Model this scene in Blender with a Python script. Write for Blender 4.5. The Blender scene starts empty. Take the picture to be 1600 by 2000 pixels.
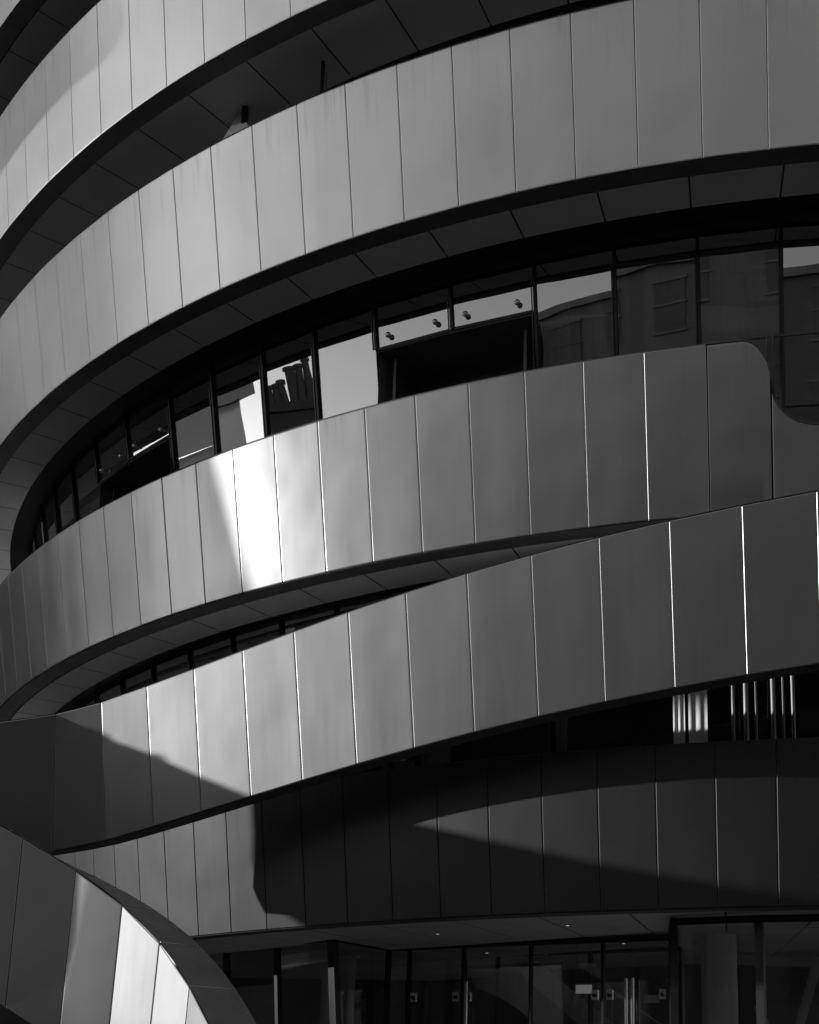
import bpy, bmesh, math, random
import numpy as np
from mathutils import Vector, Matrix

random.seed(7)
sc = bpy.context.scene
col = sc.collection
S = 1.2                                   # metres per modelling unit

# ------------------------------------------------------------------ camera
F_PX, PITCH, ROLL, SHIFT_PX = 2542.866, 0.198836, -0.028485, 588.8
cp, sp = math.cos(PITCH), math.sin(PITCH)
r0 = Vector((1, 0, 0)); u0 = Vector((0, -sp, cp)); f0 = Vector((0, cp, sp))
cr, sr = math.cos(ROLL), math.sin(ROLL)
right = cr * r0 - sr * u0
up = sr * r0 + cr * u0
cam_d = bpy.data.cameras.new("camera")
cam = bpy.data.objects.new("camera", cam_d)
col.objects.link(cam)
cam.matrix_world = Matrix(((right.x, up.x, -f0.x, 0), (right.y, up.y, -f0.y, 0),
                           (right.z, up.z, -f0.z, 0), (0, 0, 0, 1)))
cam_d.sensor_width = 36.0
cam_d.lens = F_PX / 2000.0 * 36.0
cam_d.shift_y = SHIFT_PX / 2000.0
cam_d.clip_start = 0.1
cam_d.clip_end = 3000
sc.camera = cam

# ------------------------------------------------------------------ world, sun, exposure
SUN = Vector((-1.0, 0.03, 0.142)).normalized()          # towards the sun: low, due left
w = bpy.data.worlds.new("World"); sc.world = w; w.use_nodes = True
nt = w.node_tree; bg = nt.nodes['Background']
sky = nt.nodes.new('ShaderNodeTexSky'); sky.sky_type = 'NISHITA'; sky.sun_disc = False
sky.sun_elevation = math.asin(SUN.z)
sky.sun_rotation = math.atan2(SUN.x, SUN.y)
bw = nt.nodes.new('ShaderNodeRGBToBW')
nt.links.new(sky.outputs[0], bw.inputs[0]); nt.links.new(bw.outputs[0], bg.inputs[0])
bg.inputs[1].default_value = 0.18
sd = bpy.data.lights.new("sun", 'SUN'); sd.energy = 5.0; sd.angle = math.radians(0.5)
sun = bpy.data.objects.new("sun", sd); col.objects.link(sun)
sun.rotation_euler = (-SUN).to_track_quat('-Z', 'Y').to_euler()
sun.location = (-30, 0, 20)
sc.view_settings.view_transform = 'Standard'; sc.view_settings.look = 'None'
sc.view_settings.exposure = 0.0; sc.view_settings.gamma = 1.0

# ------------------------------------------------------------------ materials
def mat(name):
    m = bpy.data.materials.new(name); m.use_nodes = True
    return m, m.node_tree, m.node_tree.nodes['Principled BSDF']

def N(t, typ, **kw):
    n = t.nodes.new(typ)
    for k, v in kw.items(): setattr(n, k, v)
    return n

def steel_mat(name, base, rough, aniso, rib=0.0, wave=0.02, stain=0.20):
    m, t, b = mat(name)
    L = t.links.new
    uv = N(t, 'ShaderNodeUVMap', uv_map='UVMap')
    geo = N(t, 'ShaderNodeNewGeometry')
    sep = N(t, 'ShaderNodeSeparateXYZ'); L(uv.outputs[0], sep.inputs[0])   # x = height, y = along
    # broad tonal drift of the metal + vertical drip stains + a few specks
    n1 = N(t, 'ShaderNodeTexNoise'); n1.inputs['Scale'].default_value = 0.55; n1.inputs['Detail'].default_value = 3
    L(geo.outputs['Position'], n1.inputs['Vector'])
    mp = N(t, 'ShaderNodeMapping'); mp.inputs['Scale'].default_value = (0.9, 14, 1)
    L(uv.outputs[0], mp.inputs[0])
    n2 = N(t, 'ShaderNodeTexNoise'); n2.inputs['Scale'].default_value = 1.0; n2.inputs['Detail'].default_value = 4
    L(mp.outputs[0], n2.inputs['Vector'])
    r2 = N(t, 'ShaderNodeMapRange'); r2.inputs[1].default_value = .56; r2.inputs[2].default_value = .74
    r2.inputs[3].default_value = 0; r2.inputs[4].default_value = stain; L(n2.outputs[0], r2.inputs[0])
    hm = N(t, 'ShaderNodeMapRange'); hm.inputs[1].default_value = .85; hm.inputs[2].default_value = 1.7
    hm.inputs[3].default_value = .1; hm.inputs[4].default_value = 1.0; L(sep.outputs[0], hm.inputs[0])
    mu = N(t, 'ShaderNodeMath', operation='MULTIPLY'); L(r2.outputs[0], mu.inputs[0]); L(hm.outputs[0], mu.inputs[1])
    tone = N(t, 'ShaderNodeMapRange'); tone.inputs[1].default_value = .3; tone.inputs[2].default_value = .7
    tone.inputs[3].default_value = base * .93; tone.inputs[4].default_value = base * 1.07; L(n1.outputs[0], tone.inputs[0])
    inv = N(t, 'ShaderNodeMath', operation='SUBTRACT'); inv.inputs[0].default_value = 1; L(mu.outputs[0], inv.inputs[1])
    cm = N(t, 'ShaderNodeMath', operation='MULTIPLY'); L(tone.outputs[0], cm.inputs[0]); L(inv.outputs[0], cm.inputs[1])
    cc = N(t, 'ShaderNodeCombineColor')
    for i in range(3): L(cm.outputs[0], cc.inputs[i])
    L(cc.outputs[0], b.inputs['Base Color'])
    b.inputs['Metallic'].default_value = 1.0
    rr = N(t, 'ShaderNodeMapRange'); rr.inputs[1].default_value = .3; rr.inputs[2].default_value = .7
    rr.inputs[3].default_value = rough - .006; rr.inputs[4].default_value = rough + .01; L(n2.outputs[0], rr.inputs[0])
    L(rr.outputs[0], b.inputs['Roughness'])
    b.inputs['Anisotropic'].default_value = aniso
    tg = N(t, 'ShaderNodeTangent', direction_type='UV_MAP'); tg.uv_map = 'UVMap'
    L(tg.outputs[0], b.inputs['Tangent'])
    # oil-canning of the sheets, and the fine horizontal ribs of the rolled metal
    n3 = N(t, 'ShaderNodeTexNoise'); n3.inputs['Scale'].default_value = 1.1; n3.inputs['Detail'].default_value = 1.5
    L(geo.outputs['Position'], n3.inputs['Vector'])
    b1 = N(t, 'ShaderNodeBump'); b1.inputs['Strength'].default_value = 1.0; b1.inputs['Distance'].default_value = wave
    L(n3.outputs[0], b1.inputs['Height'])
    last = b1
    if rib > 0:
        mv = N(t, 'ShaderNodeMath', operation='MULTIPLY'); mv.inputs[1].default_value = 2 * math.pi / 0.034
        L(sep.outputs[0], mv.inputs[0])
        sn = N(t, 'ShaderNodeMath', operation='SINE'); L(mv.outputs[0], sn.inputs[0])
        b2 = N(t, 'ShaderNodeBump'); b2.inputs['Strength'].default_value = 1.0; b2.inputs['Distance'].default_value = rib
        L(sn.outputs[0], b2.inputs['Height']); L(b1.outputs[0], b2.inputs['Normal']); last = b2
    L(last.outputs[0], b.inputs['Normal'])
    return m

def plain_mat(name, base, rough=.6, metallic=0.0, var=.15, scale=3.0, bump=0.0):
    m, t, b = mat(name); L = t.links.new
    geo = N(t, 'ShaderNodeNewGeometry')
    n = N(t, 'ShaderNodeTexNoise'); n.inputs['Scale'].default_value = scale; n.inputs['Detail'].default_value = 5
    L(geo.outputs['Position'], n.inputs['Vector'])
    r = N(t, 'ShaderNodeMapRange'); r.inputs[1].default_value = .3; r.inputs[2].default_value = .7
    r.inputs[3].default_value = base * (1 - var); r.inputs[4].default_value = base * (1 + var); L(n.outputs[0], r.inputs[0])
    cc = N(t, 'ShaderNodeCombineColor')
    for i in range(3): L(r.outputs[0], cc.inputs[i])
    L(cc.outputs[0], b.inputs['Base Color'])
    b.inputs['Roughness'].default_value = rough; b.inputs['Metallic'].default_value = metallic
    if bump:
        bp = N(t, 'ShaderNodeBump'); bp.inputs['Distance'].default_value = bump
        L(n.outputs[0], bp.inputs['Height']); L(bp.outputs[0], b.inputs['Normal'])
    return m

def glass_mat(name, ior, tint, wave=0.004):
    m, t, b = mat(name); L = t.links.new
    t.nodes.remove(b); out = t.nodes['Material Output']
    tr = N(t, 'ShaderNodeBsdfTransparent'); tr.inputs[0].default_value = (tint, tint, tint, 1)
    gl = N(t, 'ShaderNodeBsdfGlossy'); gl.inputs['Roughness'].default_value = 0.0; gl.inputs[0].default_value = (.95, .95, .95, 1)
    fr = N(t, 'ShaderNodeFresnel'); fr.inputs[0].default_value = ior
    geo = N(t, 'ShaderNodeNewGeometry')
    n = N(t, 'ShaderNodeTexNoise'); n.inputs['Scale'].default_value = 1.3; n.inputs['Detail'].default_value = 1
    L(geo.outputs['Position'], n.inputs['Vector'])
    bp = N(t, 'ShaderNodeBump'); bp.inputs['Distance'].default_value = wave; L(n.outputs[0], bp.inputs['Height'])
    L(bp.outputs[0], gl.inputs['Normal'])
    mx = N(t, 'ShaderNodeMixShader'); L(fr.outputs[0], mx.inputs[0]); L(tr.outputs[0], mx.inputs[1]); L(gl.outputs[0], mx.inputs[2])
    L(mx.outputs[0], out.inputs[0])
    return m

def brick_mat(name, base, mortar, sx, sy):
    m, t, b = mat(name); L = t.links.new
    tc = N(t, 'ShaderNodeTexCoord')
    br = N(t, 'ShaderNodeTexBrick'); br.inputs['Scale'].default_value = 1.0
    br.inputs['Color1'].default_value = (base, base, base, 1); br.inputs['Color2'].default_value = (base * .8,) * 3 + (1,)
    br.inputs['Mortar'].default_value = (mortar,) * 3 + (1,)
    br.inputs['Brick Width'].default_value = sx; br.inputs['Row Height'].default_value = sy
    br.inputs['Mortar Size'].default_value = .012
    L(tc.outputs['Object'], br.inputs['Vector']); L(br.outputs[0], b.inputs['Base Color']); b.inputs['Roughness'].default_value = .85
    return m

def emit_mat(name, v):
    m, t, b = mat(name)
    b.inputs['Base Color'].default_value = (.8, .8, .8, 1)
    b.inputs['Emission Color'].default_value = (1, 1, 1, 1); b.inputs['Emission Strength'].default_value = v
    return m

M = dict(
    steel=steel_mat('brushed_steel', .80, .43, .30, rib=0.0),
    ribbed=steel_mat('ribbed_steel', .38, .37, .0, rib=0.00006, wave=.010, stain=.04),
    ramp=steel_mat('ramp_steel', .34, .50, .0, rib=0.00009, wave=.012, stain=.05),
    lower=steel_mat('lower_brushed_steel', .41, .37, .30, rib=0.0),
    dark_band=steel_mat('dark_band_steel', .085, .52, .0, rib=0.0),  # lowest band's steel, one even darker base tone
    dark_steel=plain_mat('dark_steel', .22, .55, .6),
    soffit=plain_mat('soffit_paint', .8, .7, 0, .06, 1.2),
    black=plain_mat('black_frame', .012, .45, 0, .2),
    frame=plain_mat('grey_frame', .08, .35, .8),
    glass=glass_mat('window_glass', 4.3, .75, .0012),
    clear=glass_mat('balustrade_glass', 1.5, .9, .0005),
    lobby_glass=glass_mat('lobby_glass', 2.0, .85, .0005),
    tint=glass_mat('sun_dimmer_upper', 1.25, .06, .0005),  # for the pane added to weaken the sun on the first band
    tint3=glass_mat('sun_dimmer_front', 1.25, .24, .0005),  # for the pane added to weaken the sun on the ribbon wall
    tint2=glass_mat('sun_dimmer_low', 1.25, .28, .0005),  # for the pane added to weaken the sun on the lowest band
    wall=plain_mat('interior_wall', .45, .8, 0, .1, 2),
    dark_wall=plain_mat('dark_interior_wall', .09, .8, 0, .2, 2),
    slab=plain_mat('concrete_slab', .22, .85, 0, .2, 4, .004),
    plaster=plain_mat('white_plaster', .80, .7, 0, .08, 3),
    fabric=plain_mat('white_fabric', .9, .9, 0, .06, 20),
    bolt=plain_mat('satin_bolt', .9, .42, 1.0, .03),
    steel_bar=plain_mat('polished_steel', .62, .22, 1.0, .05),
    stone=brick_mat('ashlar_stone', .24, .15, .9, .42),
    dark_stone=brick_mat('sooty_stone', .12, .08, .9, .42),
    slate=plain_mat('slate', .05, .7, 0, .3, 6),
    clay=plain_mat('clay_pot', .14, .8, 0, .2, 8),
    paving=brick_mat('stone_paving', .055, .04, .9, .6),
    lamp=emit_mat('lamp', .35),
    sign=emit_mat('sign_face', .12),
    sash=plain_mat('dark_pane', .09, .25),
)

# ------------------------------------------------------------------ mesh helpers (modelling units; scaled by S when linked)
class MB:
    def __init__(self): self.v = []; self.f = []; self.uv = []
    def grid(self, P, uv=None, flip=False):
        P = np.asarray(P, float); n, m = P.shape[:2]; o = len(self.v)
        self.v += [tuple(p) for p in P.reshape(-1, 3)]
        for i in range(n - 1):
            for j in range(m - 1):
                a, b_, c, d = o + i * m + j, o + (i + 1) * m + j, o + (i + 1) * m + j + 1, o + i * m + j + 1
                ix = [(i, j), (i + 1, j), (i + 1, j + 1), (i, j + 1)]
                q = [a, b_, c, d]
                if flip: q = q[::-1]; ix = ix[::-1]
                self.f.append(q)
                self.uv.append([tuple(uv[i_][j_]) for i_, j_ in ix] if uv is not None else [(0, 0)] * 4)
        return self
    def poly(self, pts):
        o = len(self.v); self.v += [tuple(p) for p in pts]; self.f.append(list(range(o, o + len(pts))))
        self.uv.append([(0, 0)] * len(pts)); return self
    def hexa(self, B, T):
        """solid between two matching loops of points"""
        o = len(self.v); n = len(B)
        self.v += [tuple(p) for p in B] + [tuple(p) for p in T]
        fs = [list(range(o + n - 1, o - 1, -1)), list(range(o + n, o + 2 * n))]
        for i in range(n):
            j = (i + 1) % n; fs.append([o + i, o + j, o + n + j, o + n + i])
        self.f += fs; self.uv += [[(0, 0)] * len(q) for q in fs]; return self
    def box(self, x0, x1, y0, y1, z0, z1):
        return self.hexa([(x0, y0, z0), (x1, y0, z0), (x1, y1, z0), (x0, y1, z0)],
                         [(x0, y0, z1), (x1, y0, z1), (x1, y1, z1), (x0, y1, z1)])
    def bar(self, A, B, wdt, dep, side):
        """rectangular bar from A to B, width along 'side'"""
        A = np.array(A, float); B = np.array(B, float); ax = B - A; ax = ax / np.linalg.norm(ax)
        s = np.array(side, float); s = s - ax * (s @ ax); s /= np.linalg.norm(s); d = np.cross(ax, s)
        q = [(-.5, -.5), (.5, -.5), (.5, .5), (-.5, .5)]
        return self.hexa([A + s * wdt * a + d * dep * b for a, b in q], [B + s * wdt * a + d * dep * b for a, b in q])
    def tube(self, A, B, r, n=14, r2=None):
        A = np.array(A, float); B = np.array(B, float); ax = B - A; ax /= np.linalg.norm(ax)
        s = np.cross(ax, (0, 0, 1) if abs(ax[2]) < .9 else (1, 0, 0)); s /= np.linalg.norm(s); d = np.cross(ax, s)
        r2 = r if r2 is None else r2
        an = [2 * math.pi * i / n for i in range(n)]
        return self.hexa([A + (s * math.cos(a) + d * math.sin(a)) * r for a in an],
                         [B + (s * math.cos(a) + d * math.sin(a)) * r2 for a in an])
    def ball(self, c, r, n=12):
        P = [[(c[0] + r * math.sin(math.pi * i / n) * math.cos(2 * math.pi * j / n),
               c[1] + r * math.sin(math.pi * i / n) * math.sin(2 * math.pi * j / n),
               c[2] + r * math.cos(math.pi * i / n)) for j in range(n + 1)] for i in range(n + 1)]
        return self.grid(P)
    def build(self, name, m, parent=None, origin=None, sharp=12):
        me = bpy.data.meshes.new(name)
        o_ = Vector(origin) if origin is not None else Vector((0, 0, 0))
        base = BASE.get(parent.name, Vector((0, 0, 0))) if parent is not None else o_
        me.from_pydata([((Vector(p) * S) - base)[:] for p in self.v], [], self.f)
        ul = me.uv_layers.new(name='UVMap')
        k = 0
        for uvs in self.uv:
            for u in uvs: ul.data[k].uv = u; k += 1
        for p in me.polygons: p.use_smooth = True
        me.set_sharp_from_angle(angle=math.radians(sharp))
        me.materials.append(m)
        ob = bpy.data.objects.new(name, me); col.objects.link(ob)
        if parent is not None: ob.parent = parent
        else: ob.location = base
        BASE[ob.name] = base
        return ob
BASE = {}

def thing(name, loc):
    e = bpy.data.objects.new(name, None); col.objects.link(e)
    e.location = Vector(loc) * S; BASE[e.name] = Vector(loc) * S; e.empty_display_size = .3
    return e
def tag(o, label=None, cat=None, group=None, kind=None):
    if label: o['label'] = label
    if cat: o['category'] = cat
    if group: o['group'] = group
    if kind: o['kind'] = kind
    return o

# ------------------------------------------------------------------ ribbon curves
Q1 = [5.41061, 21.13806, 12.86215, 0.12797, -0.5474, 0.04056, 9.38492, -0.03349, -0.05968, 1.42585]
Q2 = [5.396, 21.6268, 12.56481, 0.17755, -0.21002, 0.04189, 7.4986, -0.0141, -0.07596, 1.42]
Q3 = [5.396, 21.6268, 12.0858, 0.17755, -0.21085, 0.04124, 4.60332, 0.15609, -0.0468, 1.38218]
Q5 = [5.52994, 22.24215, 11.60708, 0.14021, -0.20822, 0.04297, 1.53087, 0.23014, 0.00513, 1.39767]
Q0 = [5.41061, 21.13806, 13.35, 0.12797, -0.8530, 0.0392, 11.4, -0.03349, -0.05968, 1.42]
Q4 = [-0.48758, 11.34557, 0.49088, 0.04139, -0.01323, -0.00248, 2.72304, -0.17328, -0.00468, 0.00061, 0.18514, 1.34556, 0.57222]
Q6 = [-3.26411, 10.77853, -0.18276, 0.95764, -0.1994, 0.46274, -0.54503, -0.0689, 0.04713, 1.41069, 0.46785]

class Cone:
    """a band on the flared drum; s counts panels leftwards"""
    def __init__(self, q): self.q = q; self.W = q[2] * q[5]; self.H = q[9]
    def phi(self, s): return self.q[4] - self.q[5] * s
    def at(self, s, wv, dep=0.0):
        xc, yc, R, lean, p0, d, a, b, c, H = self.q
        ph = p0 - d * s; z = a + b * ph + c * ph * ph + H * wv
        r = R + lean * H * wv - dep
        return np.array([xc + r * math.sin(ph), yc - r * math.cos(ph), z])
    def ring(self, s, r, dz=0.0):
        xc, yc, R, lean, p0, d, a, b, c, H = self.q
        ph = p0 - d * s; z = a + b * ph + c * ph * ph + dz
        return np.array([xc + r * math.sin(ph), yc - r * math.cos(ph), z])

class Free:
    """a band on a free plan curve: table of base point, heading, flare sign"""
    def __init__(self, s, B, t, H, lean, W):
        self.s, self.B, self.t, self.H, self.lean, self.W = s, B, t, H, lean, W
    def at(self, s, wv, dep=0.0):
        b = np.array([np.interp(s, self.s, self.B[:, i]) for i in range(3)])
        t = np.interp(s, self.s, self.t); n = np.array([-math.sin(t), -math.cos(t), 0])
        return b + n * (self.lean * self.H * wv - dep) + np.array([0, 0, self.H * wv])

def table4():
    x0, y0, th0, k0, k1, k2, a, b, c, e, lean, H, W = Q4
    def head(g):
        g = np.clip(g, -10 * W, 8.0 * W)
        return th0 + k0 * g + k1 * g ** 2 + k2 * g ** 3
    g = np.linspace(-10 * W, 9.0 * W, 1601); th = head(g)
    f = np.clip((g / W - 4.6) / 2.0, 0, 1); f = f * f * (3 - 2 * f)
    th = th + (-.06 - th) * f
    h = g[1] - g[0]; dx = -np.cos(th); dy = np.sin(th)
    X = np.concatenate([[0], np.cumsum((dx[1:] + dx[:-1]) / 2 * h)]); Y = np.concatenate([[0], np.cumsum((dy[1:] + dy[:-1]) / 2 * h)])
    X += x0 - np.interp(0, g, X); Y += y0 - np.interp(0, g, Y)
    z = a + b * g + c * g ** 2 + e * g ** 3
    return Free(g / W + 7.0, np.stack([X, Y, z], 1), th, H, lean, W)

def table6():
    x0, y0, th0, k0, k1, a, b, c, lean, H, W = Q6
    g = np.linspace(-3.6, 3.0, 1601)
    gc = np.clip(g, -.10, 2.6)
    th = np.maximum(th0 + k0 * gc + k1 * gc * gc, .03)
    h = g[1] - g[0]; dx = np.cos(th); dy = -np.sin(th)
    X = np.concatenate([[0], np.cumsum((dx[1:] + dx[:-1]) / 2 * h)]); Y = np.concatenate([[0], np.cumsum((dy[1:] + dy[:-1]) / 2 * h)])
    X += x0 - np.interp(0, g, X); Y += y0 - np.interp(0, g, Y)
    z = a + b * g + c * g * g
    return Free(g / W, np.stack([X, Y, z], 1), th, H, -lean, W)

# ------------------------------------------------------------------ cladding
BEV = ((0.0, .016), (0.0, .0060), (.0016, .0029), (.0038, .0008), (.0075, 0.0))
def add_panel(mb, cv, s0, s1, curv=.5, wtop=None, pillow=.0015, tone=None, rev=False):
    g = .0026 / cv.W
    left = [(s0 + g + a / cv.W, d) for a, d in BEV]
    rght = [(s1 - g - a / cv.W, d) for a, d in BEV][::-1]
    mid = [(s0 + g + .012 / cv.W, 0.0)] + [(s0 + (s1 - s0) * k / 10, 0.0) for k in range(1, 10)] + [(s1 - g - .012 / cv.W, 0.0)]
    prof = left + mid + rght
    ws = [0, .006, .012, .03, .15, .3, .5, .7, .85, .97, .988, .994, 1]
    tilt = [random.uniform(-1, 1) for _ in range(3)]
    A = {}
    P = []; UV = []
    for s, d in prof:
        u = (s - s0) / (s1 - s0)
        wt = wtop(s) if wtop else 1.0
        rowp = []; rowu = []
        for wv in ws:
            v = wv * wt
            arc = cv.at(s, v, d)
            c0 = cv.at(s0, v, d); c1 = cv.at(s1, v, d)
            ch = c0 + (c1 - c0) * u
            p = ch + (arc - ch) * curv
            bul = pillow * (math.sin(math.pi * u) * (tilt[0] + .6 * math.sin(2 * math.pi * wv + tilt[1] * 3)) + tilt[2] * .6 * math.sin(2 * math.pi * u))
            nrm = cv.at(s, v, d) - cv.at(s, v, d + 1.0)
            p = p + nrm * (bul - (.003 if wv in (0, 1) else 0))
            rowp.append(p); rowu.append((v * cv.H * S, s * cv.W * S))
        P.append(rowp); UV.append(rowu)
    mb.grid(P, UV, flip=not rev)

def band_backing(mb, cv, s0, s1, depth, step=.5, flip=False):
    """the folded edges behind the panels: coping, inner skin and bottom return"""
    n = max(2, int((s1 - s0) / step)); ss = np.linspace(s0, s1, n + 1)
    prof = [(0.0, .022), (.004, .0), (.002, depth), (1.0, depth), (1.008, depth), (1.012, -.004), (1.0, -.004), (1.0, .022)]
    prof = [(0.02, .03), (-.004, .012), (-.004, depth), (1.008, depth), (1.008, .004), (.985, .03)]
    mb.grid([[cv.at(s, a, d) for a, d in prof] for s in ss], flip=flip)

BUILDING = thing('hotel_building', (5.4, 21.6, -1.4))
tag(BUILDING, 'hotel wrapped in stacked curving ribbons of brushed steel panels with dark glazed gaps', 'building')

def band(cv, vis, full, m, depth=.2, curv=.5, parent=None, wtop=None, name='cladding_band', flip=False, skip=()):
    parent = parent or BUILDING
    mb = MB(); band_backing(mb, cv, full[0], full[1], depth, flip=flip)
    b = mb.build(name, M['dark_steel'], parent)
    for k in range(vis[0], vis[1]):
        if k in skip: continue
        p = MB(); add_panel(p, cv, k, k + 1, curv, wtop, rev=flip); p.build('panel', m, b)
    for k in list(range(full[0], vis[0])) + list(range(vis[1], full[1])):
        p = MB(); add_panel(p, cv, k, k + 1, curv, wtop, rev=flip); p.build('panel', m, b)
    return b

C0, C1, C2, C3, C5 = Cone(Q0), Cone(Q1), Cone(Q2), Cone(Q3), Cone(Q5)
C4, C6 = table4(), table6()
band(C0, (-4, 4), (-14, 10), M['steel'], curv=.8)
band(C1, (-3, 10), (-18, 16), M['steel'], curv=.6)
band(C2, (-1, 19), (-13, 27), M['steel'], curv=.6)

# the third band ends in a rounded corner and carries on lower down beneath a glass balustrade
def wtop3(s):
    if s >= .46: return 1.0
    if s >= 0:
        u = (.46 - s) / .46; return 1 - .28 * (1 - math.sqrt(max(0, 1 - u * u)))
    if s >= -.75:
        v = -s / .75; return .72 - .245 * math.sqrt(max(0, 1 - (1 - v) ** 2))
    return .475
def band3():
    b = MB()
    band_backing(b, C3, .5, 27, .2)
    n = 110
    ss = np.linspace(-12, .5, n + 1)
    b.grid([[C3.at(s, a * wtop3(s), d) for a, d in ((.02, .03), (-.004, .012), (-.004, .12), (1.0, .12), (1.004, .004), (.98, .03))] for s in ss])
    bo = b.build('cladding_band', M['dark_steel'], BUILDING)
    for k in range(-1, 20):
        p = MB()
        if k in (-1, 0):
            cut = [-1, -.85, -.75, -.65, -.5, -.35, -.2, -.1, -.04, 0] if k == -1 else [0, .02, .06, .12, .2, .28, .36, .46, .7, 1]
            g = .0052 / C3.W
            prof = [(k + g, .03), (k + g, .008), (k + g + .004 / C3.W, .001)] + [(c, 0) for c in cut[1:-1]] + [(k + 1 - g - .004 / C3.W, .001), (k + 1 - g, .008), (k + 1 - g, .03)]
            prof = sorted(prof, key=lambda q: q[0]) if False else prof
            ws = [0, .02, .25, .5, .75, .98, 1]
            p.grid([[C3.at(s, wv * wtop3(s), d + (.006 if wv in (0, 1) else 0)) for wv in ws] for s, d in prof],
                   [[(wv * wtop3(s) * C3.H * S, s * C3.W * S) for wv in ws] for s, d in prof], flip=True)
        else:
            add_panel(p, C3, k, k + 1, .6)
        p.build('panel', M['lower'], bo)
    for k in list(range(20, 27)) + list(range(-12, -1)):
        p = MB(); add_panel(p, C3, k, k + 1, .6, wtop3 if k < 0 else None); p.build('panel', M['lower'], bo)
    tr = MB(); ss = np.linspace(-2.5, 1.0, 90)
    tr.grid([[C3.at(s, wtop3(s), d) + np.array([0, 0, h_]) for d, h_ in ((.008, -.006), (-.004, -.004), (-.004, .006), (.03, .006))] for s in ss])
    tr.build('edge_trim', M['frame'], bo)
    # glass balustrade closing the notch: two panes with a joint over the panel seam
    for (sa, sb) in ((.70, .045), (-.045, -12.0)):
        ss = np.linspace(sa, sb, 12 if sa > 0 else 60)
        g = MB()
        g.grid([[C3.at(s, wv, .055) for wv in (max(.3, wtop3(s) - .15) if s > -.8 else .3, 1.02)] for s in ss])
        go = g.build('glass_balustrade', M['clear'], BUILDING)
        r = MB(); r.grid([[C3.at(s, 1.02, .050), C3.at(s, 1.032, .050), C3.at(s, 1.032, .064), C3.at(s, 1.02, .064)] for s in ss])
        r.build('glass_edge', M['frame'], go)
        e = MB()
        for se in ((sb,) if sa > .5 else (sa,)):
            e.bar(C3.at(se, .62, .055), C3.at(se, 1.03, .055), .012, .012, (1, 0, 0))
        e.build('glass_edge', M['frame'], go)
    return bo
band3()
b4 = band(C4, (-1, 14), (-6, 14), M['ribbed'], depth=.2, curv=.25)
e4 = MB(); band_backing(e4, C4, 13.98, 14.3, .2, .1); e4.build('cladding_band', M['dark_steel'], BUILDING)
e4 = MB(); add_panel(e4, C4, 14, 14.3, .25); e4.build('panel', M['ribbed'], b4)
band(C5, (-1, 17), (-14, 22), M['dark_band'], depth=.2, curv=.5)

# ------------------------------------------------------------------ soffits, headers and glazing of the drum
def soffit(cv, s0, s1, r_out, r_in, dz, joint0, step, name='soffit'):
    mb = MB()
    cuts = [joint0 + k * step for k in range(-60, 60) if s0 < joint0 + k * step < s1]
    cuts = [s0] + cuts + [s1]; g = .008 / cv.W
    for a, b in zip(cuts[:-1], cuts[1:]):
        ss = np.linspace(a + g, b - g, 4)
        mb.grid([[cv.ring(s, r_out, dz + .05), cv.ring(s, r_out, dz), cv.ring(s, r_in, dz), cv.ring(s, r_in, dz + .05)] for s in ss])
    return mb.build(name, M['soffit'], BUILDING)
def annulus(cv, s0, s1, ra, rb, za, zb_, name, m):
    mb = MB(); ss = np.linspace(s0, s1, int((s1 - s0) * 1.0) + 2)
    mb.grid([[cv.ring(s, ra, za), cv.ring(s, rb, za), cv.ring(s, rb, zb_), cv.ring(s, ra, zb_), cv.ring(s, ra, za)] for s in ss])
    return mb.build(name, m, BUILDING)

LEAN = .1775
def glz(cv, phi, r, z, zref):
    rr = r + LEAN * (z - zref)
    return np.array([cv.q[0] + rr * math.sin(phi), cv.q[1] - rr * math.cos(phi), z])

# soffit joints sit on every one-and-a-half panels, on the line of the mullions
annulus(C0, -14, 10, 10.5, 13.25, .06, .30, 'floor_slab', M['black'])
soffit(C0, -14, 10, 13.13, 10.6, .012, -1.9, 1.5)
annulus(C1, -20, 18, 9.0, 12.7, .06, .30, 'floor_slab', M['black'])
soffit(C1, -20, 18, 12.65, 11.96, .012, -1.65, 1.5)
annulus(C2, -16, 28, 9.0, 12.4, .06, .30, 'floor_slab', M['black'])
soffit(C2, -16, 28, 12.355, 11.93, .012, -.27, 1.5)
annulus(C3, -16, 28, 9.0, 11.85, .06, .30, 'floor_slab', M['black'])
soffit(C3, -16, 28, 11.84, 11.42, .012, 7.48, 1.5)

def header(cv, s0, s1, r, drop, dep, name='header_beam'):
    mb = MB(); ss = np.linspace(s0, s1, int(s1 - s0) * 2)
    mb.grid([[cv.ring(s, r - LEAN * -0.0, .012), cv.ring(s, r - LEAN * drop, .012 - drop), cv.ring(s, r - dep, .012 - drop), cv.ring(s, r - dep, .06)] for s in ss])
    return mb.build(name, M['black'], BUILDING)
def recess(cv, s0, s1, r_out, r_in, name='header_beam'):
    """dark recess at the edge of the soffit, with the glazing channel at its back"""
    mb = MB(); ss = np.linspace(s0, s1, int(s1 - s0) * 2)
    mb.grid([[cv.ring(s, r_out, .06), cv.ring(s, r_out, .010), cv.ring(s, r_out - .015, .010), cv.ring(s, r_out - .015, .035), cv.ring(s, r_in, .035), cv.ring(s, r_in - .02, -.02), cv.ring(s, r_in - .09, -.02), cv.ring(s, r_in - .09, .06)] for s in ss])
    return mb.build(name, M['black'], BUILDING)
recess(C1, -20, 18, 11.955, 11.60)
recess(C2, -16, 28, 11.925, 11.65)
recess(C3, -16, 28, 11.415, 11.28)

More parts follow.
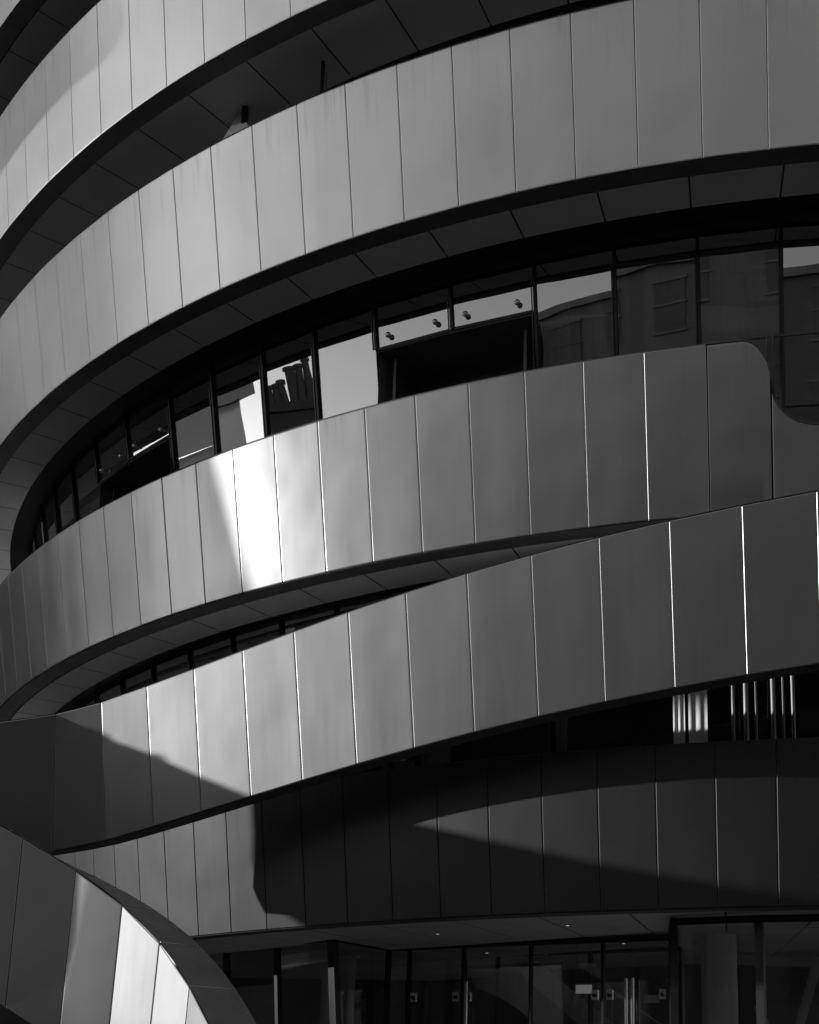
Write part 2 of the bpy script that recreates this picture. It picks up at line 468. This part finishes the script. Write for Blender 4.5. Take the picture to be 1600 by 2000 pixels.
annulus(C2, -16, 26, 10.4, 12.5, 1.22, 1.36, 'bounce_floor', M['plaster'])  # unseen pale floor added to bounce light up to the soffit above
def wall_ring(cv, s0, s1, r, z0, z1, name, m):
    mb = MB(); ss = np.linspace(s0, s1, 40)
    mb.grid([[np.array([*cv.ring(s, r)[:2], z0]), np.array([*cv.ring(s, r)[:2], z1])] for s in ss])
    return mb.build(name, m, BUILDING)
# inner core of the building behind the rooms
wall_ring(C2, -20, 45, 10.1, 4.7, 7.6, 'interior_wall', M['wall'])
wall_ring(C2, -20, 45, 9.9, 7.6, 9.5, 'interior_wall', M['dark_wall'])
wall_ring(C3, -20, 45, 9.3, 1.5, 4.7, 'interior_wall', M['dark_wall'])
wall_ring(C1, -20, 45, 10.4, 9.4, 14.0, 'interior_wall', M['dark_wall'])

def window(cv, pa, pb, r, zt, zb_, m='glass', mull=.024, last=False, skew=0.0):
    """one pane with its left mullion; pa right edge, pb left edge"""
    g = .0015
    mb = MB()
    n = 2
    A = [glz(cv, pa - g, r, zb_, zt), glz(cv, pa - g, r, zt, zt)]
    B = [glz(cv, pb + g, r, zb_, zt), glz(cv, pb + g, r, zt, zt)]
    mb.poly([A[0], A[1], B[1], B[0]])
    w_ = mb.build('window', M[m], BUILDING)
    mu = MB()
    side = (math.cos(pb), math.sin(pb), 0)
    mu.bar(glz(cv, pb, r + .012, zb_, zt), glz(cv, pb, r + .012, zt + .01, zt), mull, .05, side)
    mu.build('mullion', M['black'], w_)
    fl = MB()
    fl.bar(glz(cv, pb - .0022, r + .034, zb_, zt), glz(cv, pb - .0022, r + .034, zt - .22, zt), .008, .02, side)
    fl.build('fin', M['frame'], w_)
    return w_

PH0, DPH = -.199, .0640
phm = lambda k: .0680 + .066 * (-4 - k) if k < -4 else [.0680, .0020, -.0640, -.1302, -.1962, -.2582, -.3223, -.3868, -.459, -.5307, -.5942, -.6545, -.7207, -.7849, -.8628, -.9327, -1.0, -1.065, -1.13, -1.195, -1.26, -1.325][k + 4]
def zc2(ph): return Q2[6] + Q2[7] * ph + Q2[8] * ph * ph
TERR = (3, 4, 9, 10)
for k in range(-9, 16):
    pa, pb = phm(k), phm(k + 1); pc = (pa + pb) / 2
    zt = zc2(pc)
    if k in TERR:
        # open loggia: a hung glass fascia with two bolts above a deep recess
        zl = zt - .500
        w_ = window(C2, pa, pb, 11.63, zt, zl)
        fr = MB()
        fr.bar(glz(C2, pa - .002, 11.64, zl, zt), glz(C2, pb + .002, 11.64, zl, zt), .03, .03, (0, 0, 1)); fr.build('fascia_edge', M['frame'], w_)
        for f_ in (.18, .80):
            p = pb + (pa - pb) * f_
            c = glz(C2, p, 11.63, zl + .105, zt); o = np.array([math.sin(p), -math.cos(p), 0])
            bo = MB(); bo.tube(c - o * .03, c + o * .03, .016); bo.ball(c + o * .036, .028); bo.build('bolt', M['bolt'], w_)
    else:
        window(C2, pa, pb, 11.63, zt, 4.9)
# recesses behind the two loggias
for (k0, k1) in ((3, 5), (9, 11)):
    pa, pb = phm(k0), phm(k1); zt = zc2((pa + pb) / 2) - .53
    rec = MB(); pp = np.linspace(pa, pb, 7)
    def ring_(p, r, z): return (Q2[0] + r * math.sin(p), Q2[1] - r * math.cos(p), z)
    rec.grid([[ring_(p, 11.55, zt + .03), ring_(p, 11.55, zt), ring_(p, 10.9, zt), ring_(p, 10.9, 4.9)] for p in pp])
    rec.poly([ring_(pa - .002, 11.54, 4.9), ring_(pa - .002, 11.54, zt), ring_(pa - .002, 10.9, zt), ring_(pa - .002, 10.9, 4.9)])
    rec.poly([ring_(pb + .002, 11.54, 4.9), ring_(pb + .002, 11.54, zt), ring_(pb + .002, 10.9, zt), ring_(pb + .002, 10.9, 4.9)])
    ro = rec.build('loggia', M['dark_wall'], BUILDING)
    jm = MB()
    for p in np.linspace(pa - .012, pb + .012, 5):
        s_ = (math.cos(p), math.sin(p), 0)
        jm.bar(ring_(p, 10.93, 4.9), ring_(p, 10.93, zt - .14), .05, .05, s_)
    pl = np.linspace(pa - .01, pb + .01, 6)
    for a_, b_ in zip(pl[:-1], pl[1:]): jm.bar(ring_(a_, 10.93, zt - .16), ring_(b_, 10.93, zt - .16), .06, .05, (0, 0, 1))
    for p in (pa - .012, pb + .012): jm.bar(ring_(p, 11.4, 4.9), ring_(p, 11.4, zt - .02), .03, .05, (math.cos(p), math.sin(p), 0))
    jm.build('door_frame', M['frame'], ro)

# glazing in the slot between the third and fourth bands
zt3 = lambda ph: Q3[6] + Q3[7] * ph + Q3[8] * ph * ph
pm3 = [-.2660 - .0627 * k for k in range(0, 17)]
for pa, pb in zip(pm3[4:-1], pm3[5:]):
    window(C3, pa, pb, 11.27, zt3((pa + pb) / 2), 2.95)
# glazing between the fourth and the lowest band
wall_r = 10.95
pm5 = [.352 - .083 * k for k in range(0, 15)]
for pa, pb in zip(pm5[:-1], pm5[1:]):
    window(C5, pa, pb, wall_r, 4.3, 1.7, m='clear', mull=.03)

# ------------------------------------------------------------------ lobby
ZL = lambda ph: Q5[6] + Q5[7] * ph + Q5[8] * ph * ph + .012
lob = MB()
def lobby_soffit():
    mb = MB(); g = .008 / C5.W
    cuts = np.arange(-6 - 1.72 * 5, 22.1, 1.72)
    rr = [11.38, 10.4, 9.42, 8.0, 6.0]
    for a, b in zip(cuts[:-1], cuts[1:]):
        for ri, (ra, rb) in enumerate(zip(rr[:-1], rr[1:])):
            ss = np.linspace(a + g, b - g, 3)
            mb.grid([[C5.ring(s, ra - .004, .06), C5.ring(s, ra - .004, .012), C5.ring(s, rb + .004, .012), C5.ring(s, rb + .004, .06)] for s in ss])
    return mb.build('soffit', M['soffit'], BUILDING)
lobby_soffit()
annulus(C5, -16, 24, 5.5, 11.45, .07, .22, 'floor_slab', M['black'])
wall_ring(C5, -20, 40, 6.2, -1.4, 1.6, 'interior_wall', M['dark_wall'])
FZ = -.62
bk = MB(); bk.box(-6.5, 12, 18.5, 18.9, -1.4, 1.6); bk.build('interior_wall', M['dark_wall'], BUILDING)
def glazed_run(pts, m='lobby_glass', lean=0.0, head=.05, mull=.035, posts=None):
    """a straight or faceted run of floor-to-soffit glass: one part per pane"""
    for i, (A, B) in enumerate(zip(pts[:-1], pts[1:])):
        A = np.array(A); B = np.array(B)
        zt = 1.45 - head
        d = (B - A); d /= np.linalg.norm(d); n = np.array([d[1], -d[0]])
        if n[1] > 0: n = -n
        off = n * (-lean * (zt - FZ))
        g = MB(); g.poly([(*(A + off), FZ), (*(B + off), FZ), (*B, zt), (*A, zt)])
        wo = g.build('window', M[m], BUILDING)
        h = MB(); h.bar((*A, zt + head / 2 - .004), (*B, zt + head / 2 - .004), head + .02, .06, (0, 0, 1)); h.build('head_rail', M['black'], wo)
        mm = MB(); wd = mull if posts is None else posts[i]
        mm.bar((*(B + off), FZ), (*B, zt), wd, .07, (d[0], d[1], 0)); mm.build('mullion', M['black'], wo)
glazed_run([(-3.1, 16.35), (-2.56, 15.77), (-2.10, 15.31), (-1.45, 14.71), (-.78, 13.87)], lean=.09, posts=[.05, .05, .05, .11])
glazed_run([(-.78, 13.87), (-.19, 14.80), (.05, 14.70)], posts=[.03, .03])
glazed_run([(2.63, 12.9), (2.40, 11.66), (3.07, 11.28), (3.75, 11.02), (4.6, 10.9), (5.5, 10.85), (6.4, 10.95), (7.3, 11.2)], posts=[.11, .07, .06, .06, .06, .06, .06], head=.04)
# inner screen of the entrance vestibule
glazed_run([(.1, 16.2), (.72, 15.75), (1.10, 15.5), (2.1, 14.8), (3.0, 14.15)], posts=[.03, .03, .03, .03], head=.02)
# entrance doors: leaf, rails, handle and lock
def door(A, B, hinge_left, locks=(0, 1), pull=None):
    A = np.array(A); B = np.array(B); d = (B - A) / np.linalg.norm(B - A); n = np.array([d[1], -d[0]])
    if n[1] > 0: n = -n
    zt = 1.40
    g = MB(); a = A + d * .012; b = B - d * .012
    g.poly([(*a, FZ), (*b, FZ), (*b, zt), (*a, zt)])
    do = g.build('glass_door', M['lobby_glass'], BUILDING)
    h = MB(); h.bar((*A, zt + .022), (*B, zt + .022), .06, .07, (0, 0, 1)); h.build('head_rail', M['black'], do)
    st = MB(); st.bar((*B, FZ), (*B, zt), .028, .05, (d[0], d[1], 0)); st.build('stile', M['black'], do)
    for L_ in locks:
        c = (a + d * .07) if L_ == 0 else (b - d * .07)
        c = c + n * .02
        k = MB()
        k.bar((*(c - d * .035), .86), (*(c + d * .035), .86), .10, .03, (0, 0, 1))
        lo = k.build('lock', M['steel_bar'], do)
        kb = MB(); kb.tube((*(c + n * .012), .855), (*(c + n * .035), .855), .018); kb.build('lock_cylinder', M['black'], lo)
    if pull is not None:
        for u in pull:
            c = a + d * u + n * .07
            k = MB(); k.tube((*c, FZ + .15), (*c, 1.02), .018)
            for z in (FZ + .3, .3, .9): k.tube((*c, z), (*(c - n * .07), z), .009, 8)
            k.build('handle', M['steel_bar'], do)
D0, D1, D2, D3 = (.05, 14.70), (.64, 14.28), (2.02, 13.31), (2.63, 12.90)
door(D0, D1, True, (0, 1))
door(D1, (1.33, 13.795), True, (0,), pull=(.07,))
door((1.33, 13.795), D2, False, (1,))
door(D2, D3, True, (0, 1), pull=(.27, .34))

def column(x, y, r, z0, z1, name='column'):
    mb = MB(); mb.tube((x, y, z0), (x, y, z1), r, 40)
    return mb.build(name, M['plaster'], BUILDING, sharp=40)
column(3.175, 13.2, .178, FZ, 1.50)
column(-.70, 15.6, .11, FZ, 1.48)
column(-.89, 15.2, .075, FZ, 1.22)
# raking steel braces and a lit ceiling trough deeper in the lobby
br = MB(); br.bar((4.12, 13.0, 1.25), (3.75, 13.0, .1), .07, .10, (1, 0, 0)); br.bar((3.50, 13.0, .78), (3.80, 13.0, .0), .06, .10, (1, 0, 0))
br.build('brace', M['wall'], BUILDING)
tr_ = MB(); tr_.box(3.35, 6.2, 14.9, 15.1, 1.36, 1.43); tr_.build('ceiling_beam', M['wall'], BUILDING)

st = thing('staircase', (1.8, 15.2, FZ))
tag(st, 'pale sloping staircase flight seen through the dark entrance glass', 'staircase')
fl = MB(); fl.hexa([(1.35, 16.3, 1.36), (1.65, 16.3, 1.36), (2.60, 14.55, .30), (2.30, 14.55, .30)], [(1.35, 16.3, 1.44), (1.65, 16.3, 1.44), (2.60, 14.55, .42), (2.30, 14.55, .42)])
fl.build('flight', M['plaster'], st)
rl = MB()
for k in range(5):
    u = k / 4; p = np.array([1.66 + .95 * u, 16.3 - 1.75 * u, 1.44 - 1.02 * u]); rl.tube(p, p + [0, 0, .22], .008, 6)
rl.build('railing', M['frame'], st)

sg = thing('sign', (1.9, 13.95, .9))
tag(sg, 'small blank white rectangular sign hung behind the entrance glass', 'sign')
q = MB(); q.hexa([(1.825, 13.965, .91), (1.975, 13.855, .91), (1.985, 13.87, .91), (1.835, 13.98, .91)], [(1.825, 13.965, 1.0), (1.975, 13.855, 1.0), (1.985, 13.87, 1.0), (1.835, 13.98, 1.0)])
q.build('sign_face', M['sign'], sg)
q = MB(); q.tube((1.84, 13.97, 1.0), (1.84, 13.97, 1.45), .004, 6); q.tube((1.97, 13.87, 1.0), (1.97, 13.87, 1.45), .004, 6); q.build('hanger', M['frame'], sg)

LT = [((.32, 13.13), 'tiny round downlight in the entrance soffit, leftmost of the four'),
      ((1.53, 12.33), 'tiny round downlight in the soffit nearest the front edge, above the blank sign'),
      ((.93, 14.91), 'tiny round downlight just behind the left entrance door'),
      ((2.32, 13.86), 'tiny round downlight above the long pull handles')]
for (x, y), lb in LT:
    ph = math.atan2(x - Q5[0], Q5[1] - y); z = ZL(ph)
    t = thing('downlight', (x, y, z)); tag(t, lb, 'ceiling light', 'downlights in the entrance ceiling')
    a = MB(); a.tube((x, y, z - .012), (x, y, z + .004), .026, 16); a.build('rim', M['frame'], t)
    a = MB(); a.tube((x, y, z - .016), (x, y, z - .0125), .017, 12); a.build('lens', M['lamp'], t)

# ------------------------------------------------------------------ curtains and room contents behind the dark windows
def curtain(pa, pb, r, z0, z1, label, waves=5, amp=.02):
    mb = MB(); n = waves * 8
    P = []
    for i in range(n + 1):
        u = i / n; p = pa + (pb - pa) * u; rr = r + amp * math.sin(2 * math.pi * waves * u) + amp * .4 * math.sin(7.3 * u * waves)
        P.append([(Q5[0] + rr * math.sin(p), Q5[1] - rr * math.cos(p), z) for z in (z0, z1)])
    mb.grid(P)
    cx, cy = P[n // 2][0][:2]
    o = mb.build('curtain', M['fabric'], None, origin=Vector((cx, cy, z0)) * S, sharp=60)
    return tag(o, label, 'curtain', 'white curtains behind the dark slot windows')
curtain(-.402, -.384, 10.70, 1.8, 3.70, 'narrow grey curtain drawn in the middle of the dark slot window', 3)
curtain(-.287, -.277, 10.85, 1.8, 3.78, 'narrow white curtain, left one of the pair under the sloping steel band', 2, .004)
curtain(-.274, -.258, 10.85, 1.8, 3.78, 'wide flat pale curtain, right one of the pair under the sloping steel band', 2, .004)
curtain(-.532, -.500, 10.70, 1.8, 3.35, 'pale pleated curtain in the narrow left tip of the slot window', 6, .02)
curtain(-.575, -.540, 10.70, 1.8, 3.2, 'low pleated curtain at the far left end of the slot window', 6, .02)
RODS = ((-.2365, .016, 'thin upright glint shaped as a rod, first of the six at the right of the slot window'), (-.226, .024, 'thick upright glint shaped as a rod, second of the six at the right of the slot window'),
        (-.218, .012, 'thinnest upright glint shaped as a rod, third of the six at the right of the slot window'), (-.204, .022, 'upright glint shaped as a rod, fourth of the six at the right of the slot window'),
        (-.196, .012, 'thin upright glint shaped as a rod, fifth of the six by the right picture edge'), (-.188, .018, 'upright glint shaped as a rod, last of the six by the right picture edge'))
for p, r_, lb in RODS:  # made-up rods standing in for bright upright glints
    x, y = Q5[0] + 10.98 * math.sin(p), Q5[1] - 10.98 * math.cos(p)
    mb = MB(); mb.tube((x, y, 1.8), (x, y, 4.2), r_, 16); mb.tube((x, y, 1.76), (x, y, 1.8), r_ * 2, 16)
    tag(mb.build('glint_rod', M['dark_steel'], None, origin=Vector((x, y, 1.76)) * S, sharp=40), lb, 'rod', 'rod-shaped glints behind the slot window')
# rooms behind the upper glazing: partitions, a pale pier, blinds
def ringp(p, r, z): return (Q2[0] + r * math.sin(p), Q2[1] - r * math.cos(p), z)
def slab_(p0, p1, r0_, r1_, z0, z1, name, m):
    mb = MB(); mb.hexa([ringp(p0, r0_, z0), ringp(p1, r0_, z0), ringp(p1, r1_, z0), ringp(p0, r1_, z0)],
                       [ringp(p0, r0_, z1), ringp(p1, r0_, z1), ringp(p1, r1_, z1), ringp(p0, r1_, z1)])
    return mb.build(name, m, BUILDING)
slab_(-.374, -.369, 11.15, 11.05, 4.9, 7.30, 'pier', M['plaster'])
slab_(-.252, -.222, 11.1, 10.9, 4.9, 7.35, 'pier', M['plaster'])
slab_(-.781, -.776, 11.15, 11.05, 4.9, 7.3, 'pier', M['plaster'])
slab_(-.262, -.25, 11.35, 11.25, 7.0, 7.35, 'ceiling_beam', M['black'])
# post and gusset on the roof terrace above the second band
ps = MB(); ps.bar((-1.02, 10.70, 8.6), (-1.02, 10.70, 9.39), .035, .05, (1, 0, 0)); ps.build('post', M['black'], BUILDING)
ps = MB(); ps.bar((-.985, 10.72, 8.6), (-.985, 10.72, 9.30), .012, .02, (1, 0, 0)); ps.build('post', M['steel_bar'], BUILDING)
gs = MB(); gs.hexa([(-2.10, 11.33, 8.9), (-1.72, 11.12, 8.9), (-1.68, 11.20, 8.9), (-2.06, 11.41, 8.9)], [(-1.93, 11.42, 9.38), (-1.86, 11.38, 9.38), (-1.82, 11.46, 9.38), (-1.89, 11.50, 9.38)])
gs.build('gusset', M['plaster'], BUILDING)
gs = MB(); gs.box(-1.86, -1.80, 11.28, 11.34, 9.2, 9.38); gs.build('bracket', M['black'], BUILDING)

# ------------------------------------------------------------------ the ribbon wall that curls down in front
RW = thing('ribbon_wall', (-3.2, 10.6, -1.4))
tag(RW, 'curved ribbon of tall ribbed steel panels curling down in front at the lower left corner', 'wall')
def ribbon6():
    TH = .41
    b = MB(); ss = np.linspace(-6.5, 5.4, 60)
    # coping (the broad dark top edge), back and underside
    k_ = lambda s: [C6.at(s, 0.02, .03), C6.at(s, -.004, .01), C6.at(s, -.004, TH), C6.at(s, 1.006, TH), C6.at(s, 1.006, .004), C6.at(s, .985, .03)]
    b.grid([k_(s) for s in ss], flip=True)
    bo = b.build('coping', M['dark_steel'], RW)
    for k in range(-2, 5):
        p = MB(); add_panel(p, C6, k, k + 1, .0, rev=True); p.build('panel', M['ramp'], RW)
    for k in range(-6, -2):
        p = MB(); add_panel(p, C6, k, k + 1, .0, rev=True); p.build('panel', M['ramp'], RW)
    j = MB()
    for k in range(-2, 6):
        j.bar(C6.at(k, 1.0085, .01), C6.at(k, 1.0085, TH - .01), .010, .004, C6.at(k + .1, 1, 0) - C6.at(k, 1, 0))
    j.build('coping_joint', M['steel_bar'], RW)
    rv = MB()
    for k in np.arange(-2, 5.3, .5):
        c = C6.at(k, 1.008, TH - .03); rv.ball(c, .008, 6)
    rv.build('rivets', M['steel_bar'], RW)
ribbon6()

# ------------------------------------------------------------------ unseen shadow casters added out to the left towards the sun, and the podium
def caster_slab(y0, y1, z0, z1, x0=-11.0, x1=-10.0, rad=.3, ztop=None, name='shadow_caster'):
    """an added shadow-casting slab, rounded at its lower near corner"""
    pts = []
    for i in range(9):
        a = math.pi + (math.pi / 2) * i / 8
        pts.append((y0 + rad + rad * math.cos(a), z0 + rad + rad * math.sin(a)))
    pts += [(y1, z0), (y1, z1)] if ztop is None else [(y1, z0)] + ztop
    if ztop is None: pts += [(y0, z1)]
    mb = MB(); mb.hexa([(x1, y, z) for y, z in pts], [(x0, y, z) for y, z in pts])
    return mb.build(name, M['steel'], BUILDING)
def caster_outline(pts, x0, x1, name='shadow_caster'):
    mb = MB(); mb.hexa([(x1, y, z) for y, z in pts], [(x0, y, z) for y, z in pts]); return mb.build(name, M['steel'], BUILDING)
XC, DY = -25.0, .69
caster_outline([(12.44, 7.6), (13, 7.35), (15.3, 7.05), (17, 6.9), (17, 11.5), (14, 11.97), (13, 12.17), (12, 12.35), (11.2, 12.5), (10.4, 12.72), (9.4, 13.0),
              (9.4, 11.15), (10.3, 10.65), (11.1, 10.25), (11.85, 10.0), (12.44, 9.85)], XC - .8, XC)  # added caster, outline shaped to shade the second and third bands
caster_outline([(y - .39, z - 1.85) for y, z in [(11.99, 19), (11.99, 13.75), (12.0, 13.6), (12.05, 13.45), (12.13, 13.35), (12.26, 13.28), (12.7, 13.25), (13.7, 13.09), (17, 12.6), (17, 19)]], -12.6, -12.0)  # added caster, outline shaped for the rounded shadow on the first band
# unseen dark panes added to weaken the sun on the bands and ribbon wall
sc_ = MB(); sc_.poly([(XC + .4, y, z) for y, z in ((9.0, 12.95), (10.4, 12.6), (12, 12.25), (14, 11.9), (17, 11.4), (17, 19), (9.0, 19))]); sc_.build('sun_dimmer', M['tint'], BUILDING)
sc_ = MB(); sc_.poly([(-10.2, 9.0, 1.0), (-10.2, 11.0, 1.0), (-10.2, 11.0, 3.45), (-10.2, 9.0, 3.45)]); sc_.build('sun_dimmer', M['tint3'], BUILDING)
sc_ = MB(); sc_.poly([(-10.2, 12.5, .5), (-10.2, 17, .5), (-10.2, 17, 4.1), (-10.2, 12.5, 4.1)]); sc_.build('sun_dimmer', M['tint2'], BUILDING)
po = MB(); po.box(-30, -6.6, 16.5, 22, -1.4, 1.0); po.build('podium', M['slab'], BUILDING)
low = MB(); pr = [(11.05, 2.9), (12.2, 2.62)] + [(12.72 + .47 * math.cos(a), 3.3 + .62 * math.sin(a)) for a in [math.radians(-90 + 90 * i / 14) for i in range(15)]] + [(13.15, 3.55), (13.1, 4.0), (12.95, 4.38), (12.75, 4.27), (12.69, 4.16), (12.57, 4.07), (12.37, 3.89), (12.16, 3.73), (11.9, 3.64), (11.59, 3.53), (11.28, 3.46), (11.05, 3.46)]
low.hexa([(-10.0, y, z) for y, z in pr], [(-10.5, y, z) for y, z in pr]); low.build('shadow_caster', M['steel'], BUILDING)  # added caster, outline shaped for the shadows on the two lowest bands

# ------------------------------------------------------------------ ground
g = MB(); g.poly([(-1500, -1500, -1.4), (1500, -1500, -1.4), (1500, 1500, -1.4), (-1500, 1500, -1.4)])
tag(g.build('ground', M['paving']), kind='structure')
fl = MB(); ss = np.linspace(-10, 30, 40)
fl.grid([[C5.ring(s, 11.9)[:2].tolist() + [-1.395], C5.ring(s, 11.9)[:2].tolist() + [FZ - .01], C5.ring(s, 5.5)[:2].tolist() + [FZ - .01]] for s in ss])
fl.build('plinth', M['slab'], BUILDING)

# ------------------------------------------------------------------ the street opposite, behind the camera: seen mirrored in glass and steel
def stone_house(x0, x1, y0, y1, zt, label, storeys=5, chim=(), face='+y', rise=2.2):
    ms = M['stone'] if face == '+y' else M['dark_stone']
    t = thing('stone_building', ((x0 + x1) / 2, (y0 + y1) / 2, -1.4)); tag(t, label, 'building', 'stone buildings across the street')
    zc = zt - rise
    wl = MB(); wl.box(x0, x1, y0, y1, -1.4, zc); wl.build('wall', ms, t)
    co = MB(); co.box(x0 - .25, x1 + .25, y0 - .25, y1 + .25, zc, zc + .35); co.build('cornice', ms, t)
    rf = MB(); ym = (y0 + y1) / 2; xm = (x0 + x1) / 2
    if face == '+y':
        rf.hexa([(x0, y0, zc + .35), (x1, y0, zc + .35), (x1, y1, zc + .35), (x0, y1, zc + .35)], [(x0 + .3, ym - .6, zt), (x1 - .3, ym - .6, zt), (x1 - .3, ym + .6, zt), (x0 + .3, ym + .6, zt)])
    else:
        rf.hexa([(x0, y0, zc + .35), (x1, y0, zc + .35), (x1, y1, zc + .35), (x0, y1, zc + .35)], [(xm - .6, y0 + .3, zt), (xm + .6, y0 + .3, zt), (xm + .6, y1 - .3, zt), (xm - .6, y1 - .3, zt)])
    ro = rf.build('roof', M['slate'], t)
    for (cx, cy, wx, wy, ch, pots) in chim:
        c = MB(); c.box(cx - wx / 2, cx + wx / 2, cy - wy / 2, cy + wy / 2, zc, ch)
        c.box(cx - wx / 2 - .18, cx + wx / 2 + .18, cy - wy / 2 - .18, cy + wy / 2 + .18, ch - .45, ch - .12)
        cho = c.build('chimney', ms, ro)
    # windows, in rows on the side towards the square
    n = max(2, int(((x1 - x0) if face == '+y' else (y1 - y0)) / 3.2)); hs = (zc + 1.4) / storeys
    for i in range(n):
        for s in range(storeys):
            z = -1.4 + hs * (s + .3)
            if face == '+y':
                c = x0 + (x1 - x0) * (i + .5) / n; fr = MB(); fr.box(c - .75, c + .75, y1 + .002, y1 + .06, z, z + hs * .55)
            else:
                c = y0 + (y1 - y0) * (i + .5) / n; fr = MB(); fr.box(x1 + .002, x1 + .06, c - .75, c + .75, z, z + hs * .55)
            fo = fr.build('window', M['sash'], t)
            fb = MB(); zm = z + hs * .28; tz = z + hs * .55
            for za, zb_ in ((z - .12, z), (zm - .04, zm + .04), (tz, tz + .14)):
                if face == '+y': fb.box(c - .85, c + .85, y1 + .004, y1 + .12, za, zb_)
                else: fb.box(x1 + .004, x1 + .12, c - .85, c + .85, za, zb_)
            fb.build('frame', ms, fo)
    return t, ro
stone_house(-32, -12, -52, -40, 21.8, 'plain dark stone building mirrored in the upper windows below a strip of sky', rise=1.2)
stone_house(-11.5, -3.2, -52, -40, 22.4, 'tallest stone building mirrored in the upper windows beside the rounded panel end', rise=1.0)
stone_house(-2.8, 16, -54, -40, 19.6, 'stone building mirrored in the rightmost upper window below bright sky', rise=.9)
stone_house(17, 42, -52, -38, 18.0, 'stone building opposite the hotel beyond the right end of the street')
stone_house(-47, -32.6, -52, -39, 22.0, 'taller stone building mirrored beside the open loggia')
hb, ro = stone_house(-62, -50, -26, -2.5, 15.0, 'old stone house with a broad chimney stack of tall pots, mirrored in the left windows', face='+x', storeys=4,
    chim=())
# stack of the chimneyed house: broad stem, cap and a row of pots of unequal height
def stack(x, y, wx, wy, z0, z1, pots):
    c = MB(); c.box(x - wx / 2, x + wx / 2, y - wy / 2, y + wy / 2, z0, z1)
    c.box(x - wx / 2 - .25, x + wx / 2 + .25, y - wy / 2 - .25, y + wy / 2 + .25, z1 - .5, z1)
    co = c.build('chimney', M['dark_stone'], ro)
    for dy, h, r in pots:
        p = MB(); p.tube((x, y + dy, z1), (x, y + dy, z1 + h), r, 12, r * .86); p.tube((x, y + dy, z1 + h), (x, y + dy, z1 + h + .16), r * 1.15, 12)
        p.build('chimney_pot', M['clay'], co)
stack(-52, -3.3, 1.6, 2.9, 13, 18.9, ((-1.15, 2.05, .24), (-.70, 1.75, .24), (-.27, 1.65, .24), (.22, 1.05, .2), (.55, .9, .2), (.88, .85, .16), (1.2, .8, .15)))
stack(-52, -10.6, 1.6, 2.0, 13, 17.6, ((-.5, 1.1, .2), (.3, 1.1, .2)))
stack(-52, -20.0, 1.6, 3.4, 13, 18.2, ((-1.0, 1.5, .32), (0, 1.6, .32), (1.0, 1.5, .32)))
for i, (ya, yb, zt, lb) in enumerate(((-40, -15.5, 7.0, 'low stone terrace far to the left, nearest the chimneyed house'), (-15.45, 8, 6.8, 'low stone terrace far to the left, in the middle of the row'), (8.05, 40, 7.0, 'low stone terrace far to the left, on the side of the hotel'))):
    stone_house(-110, -100, ya, yb, zt + 7.5, lb, storeys=4, face='+x')
stone_house(-66, -48, -52, -36, 17.5, 'stone corner building between the tall house and the chimneyed one')
stone_house(-62, -42, 26.5, 72, 28, 'tall dark stone building behind the hotel on the left', storeys=7, face='+x')
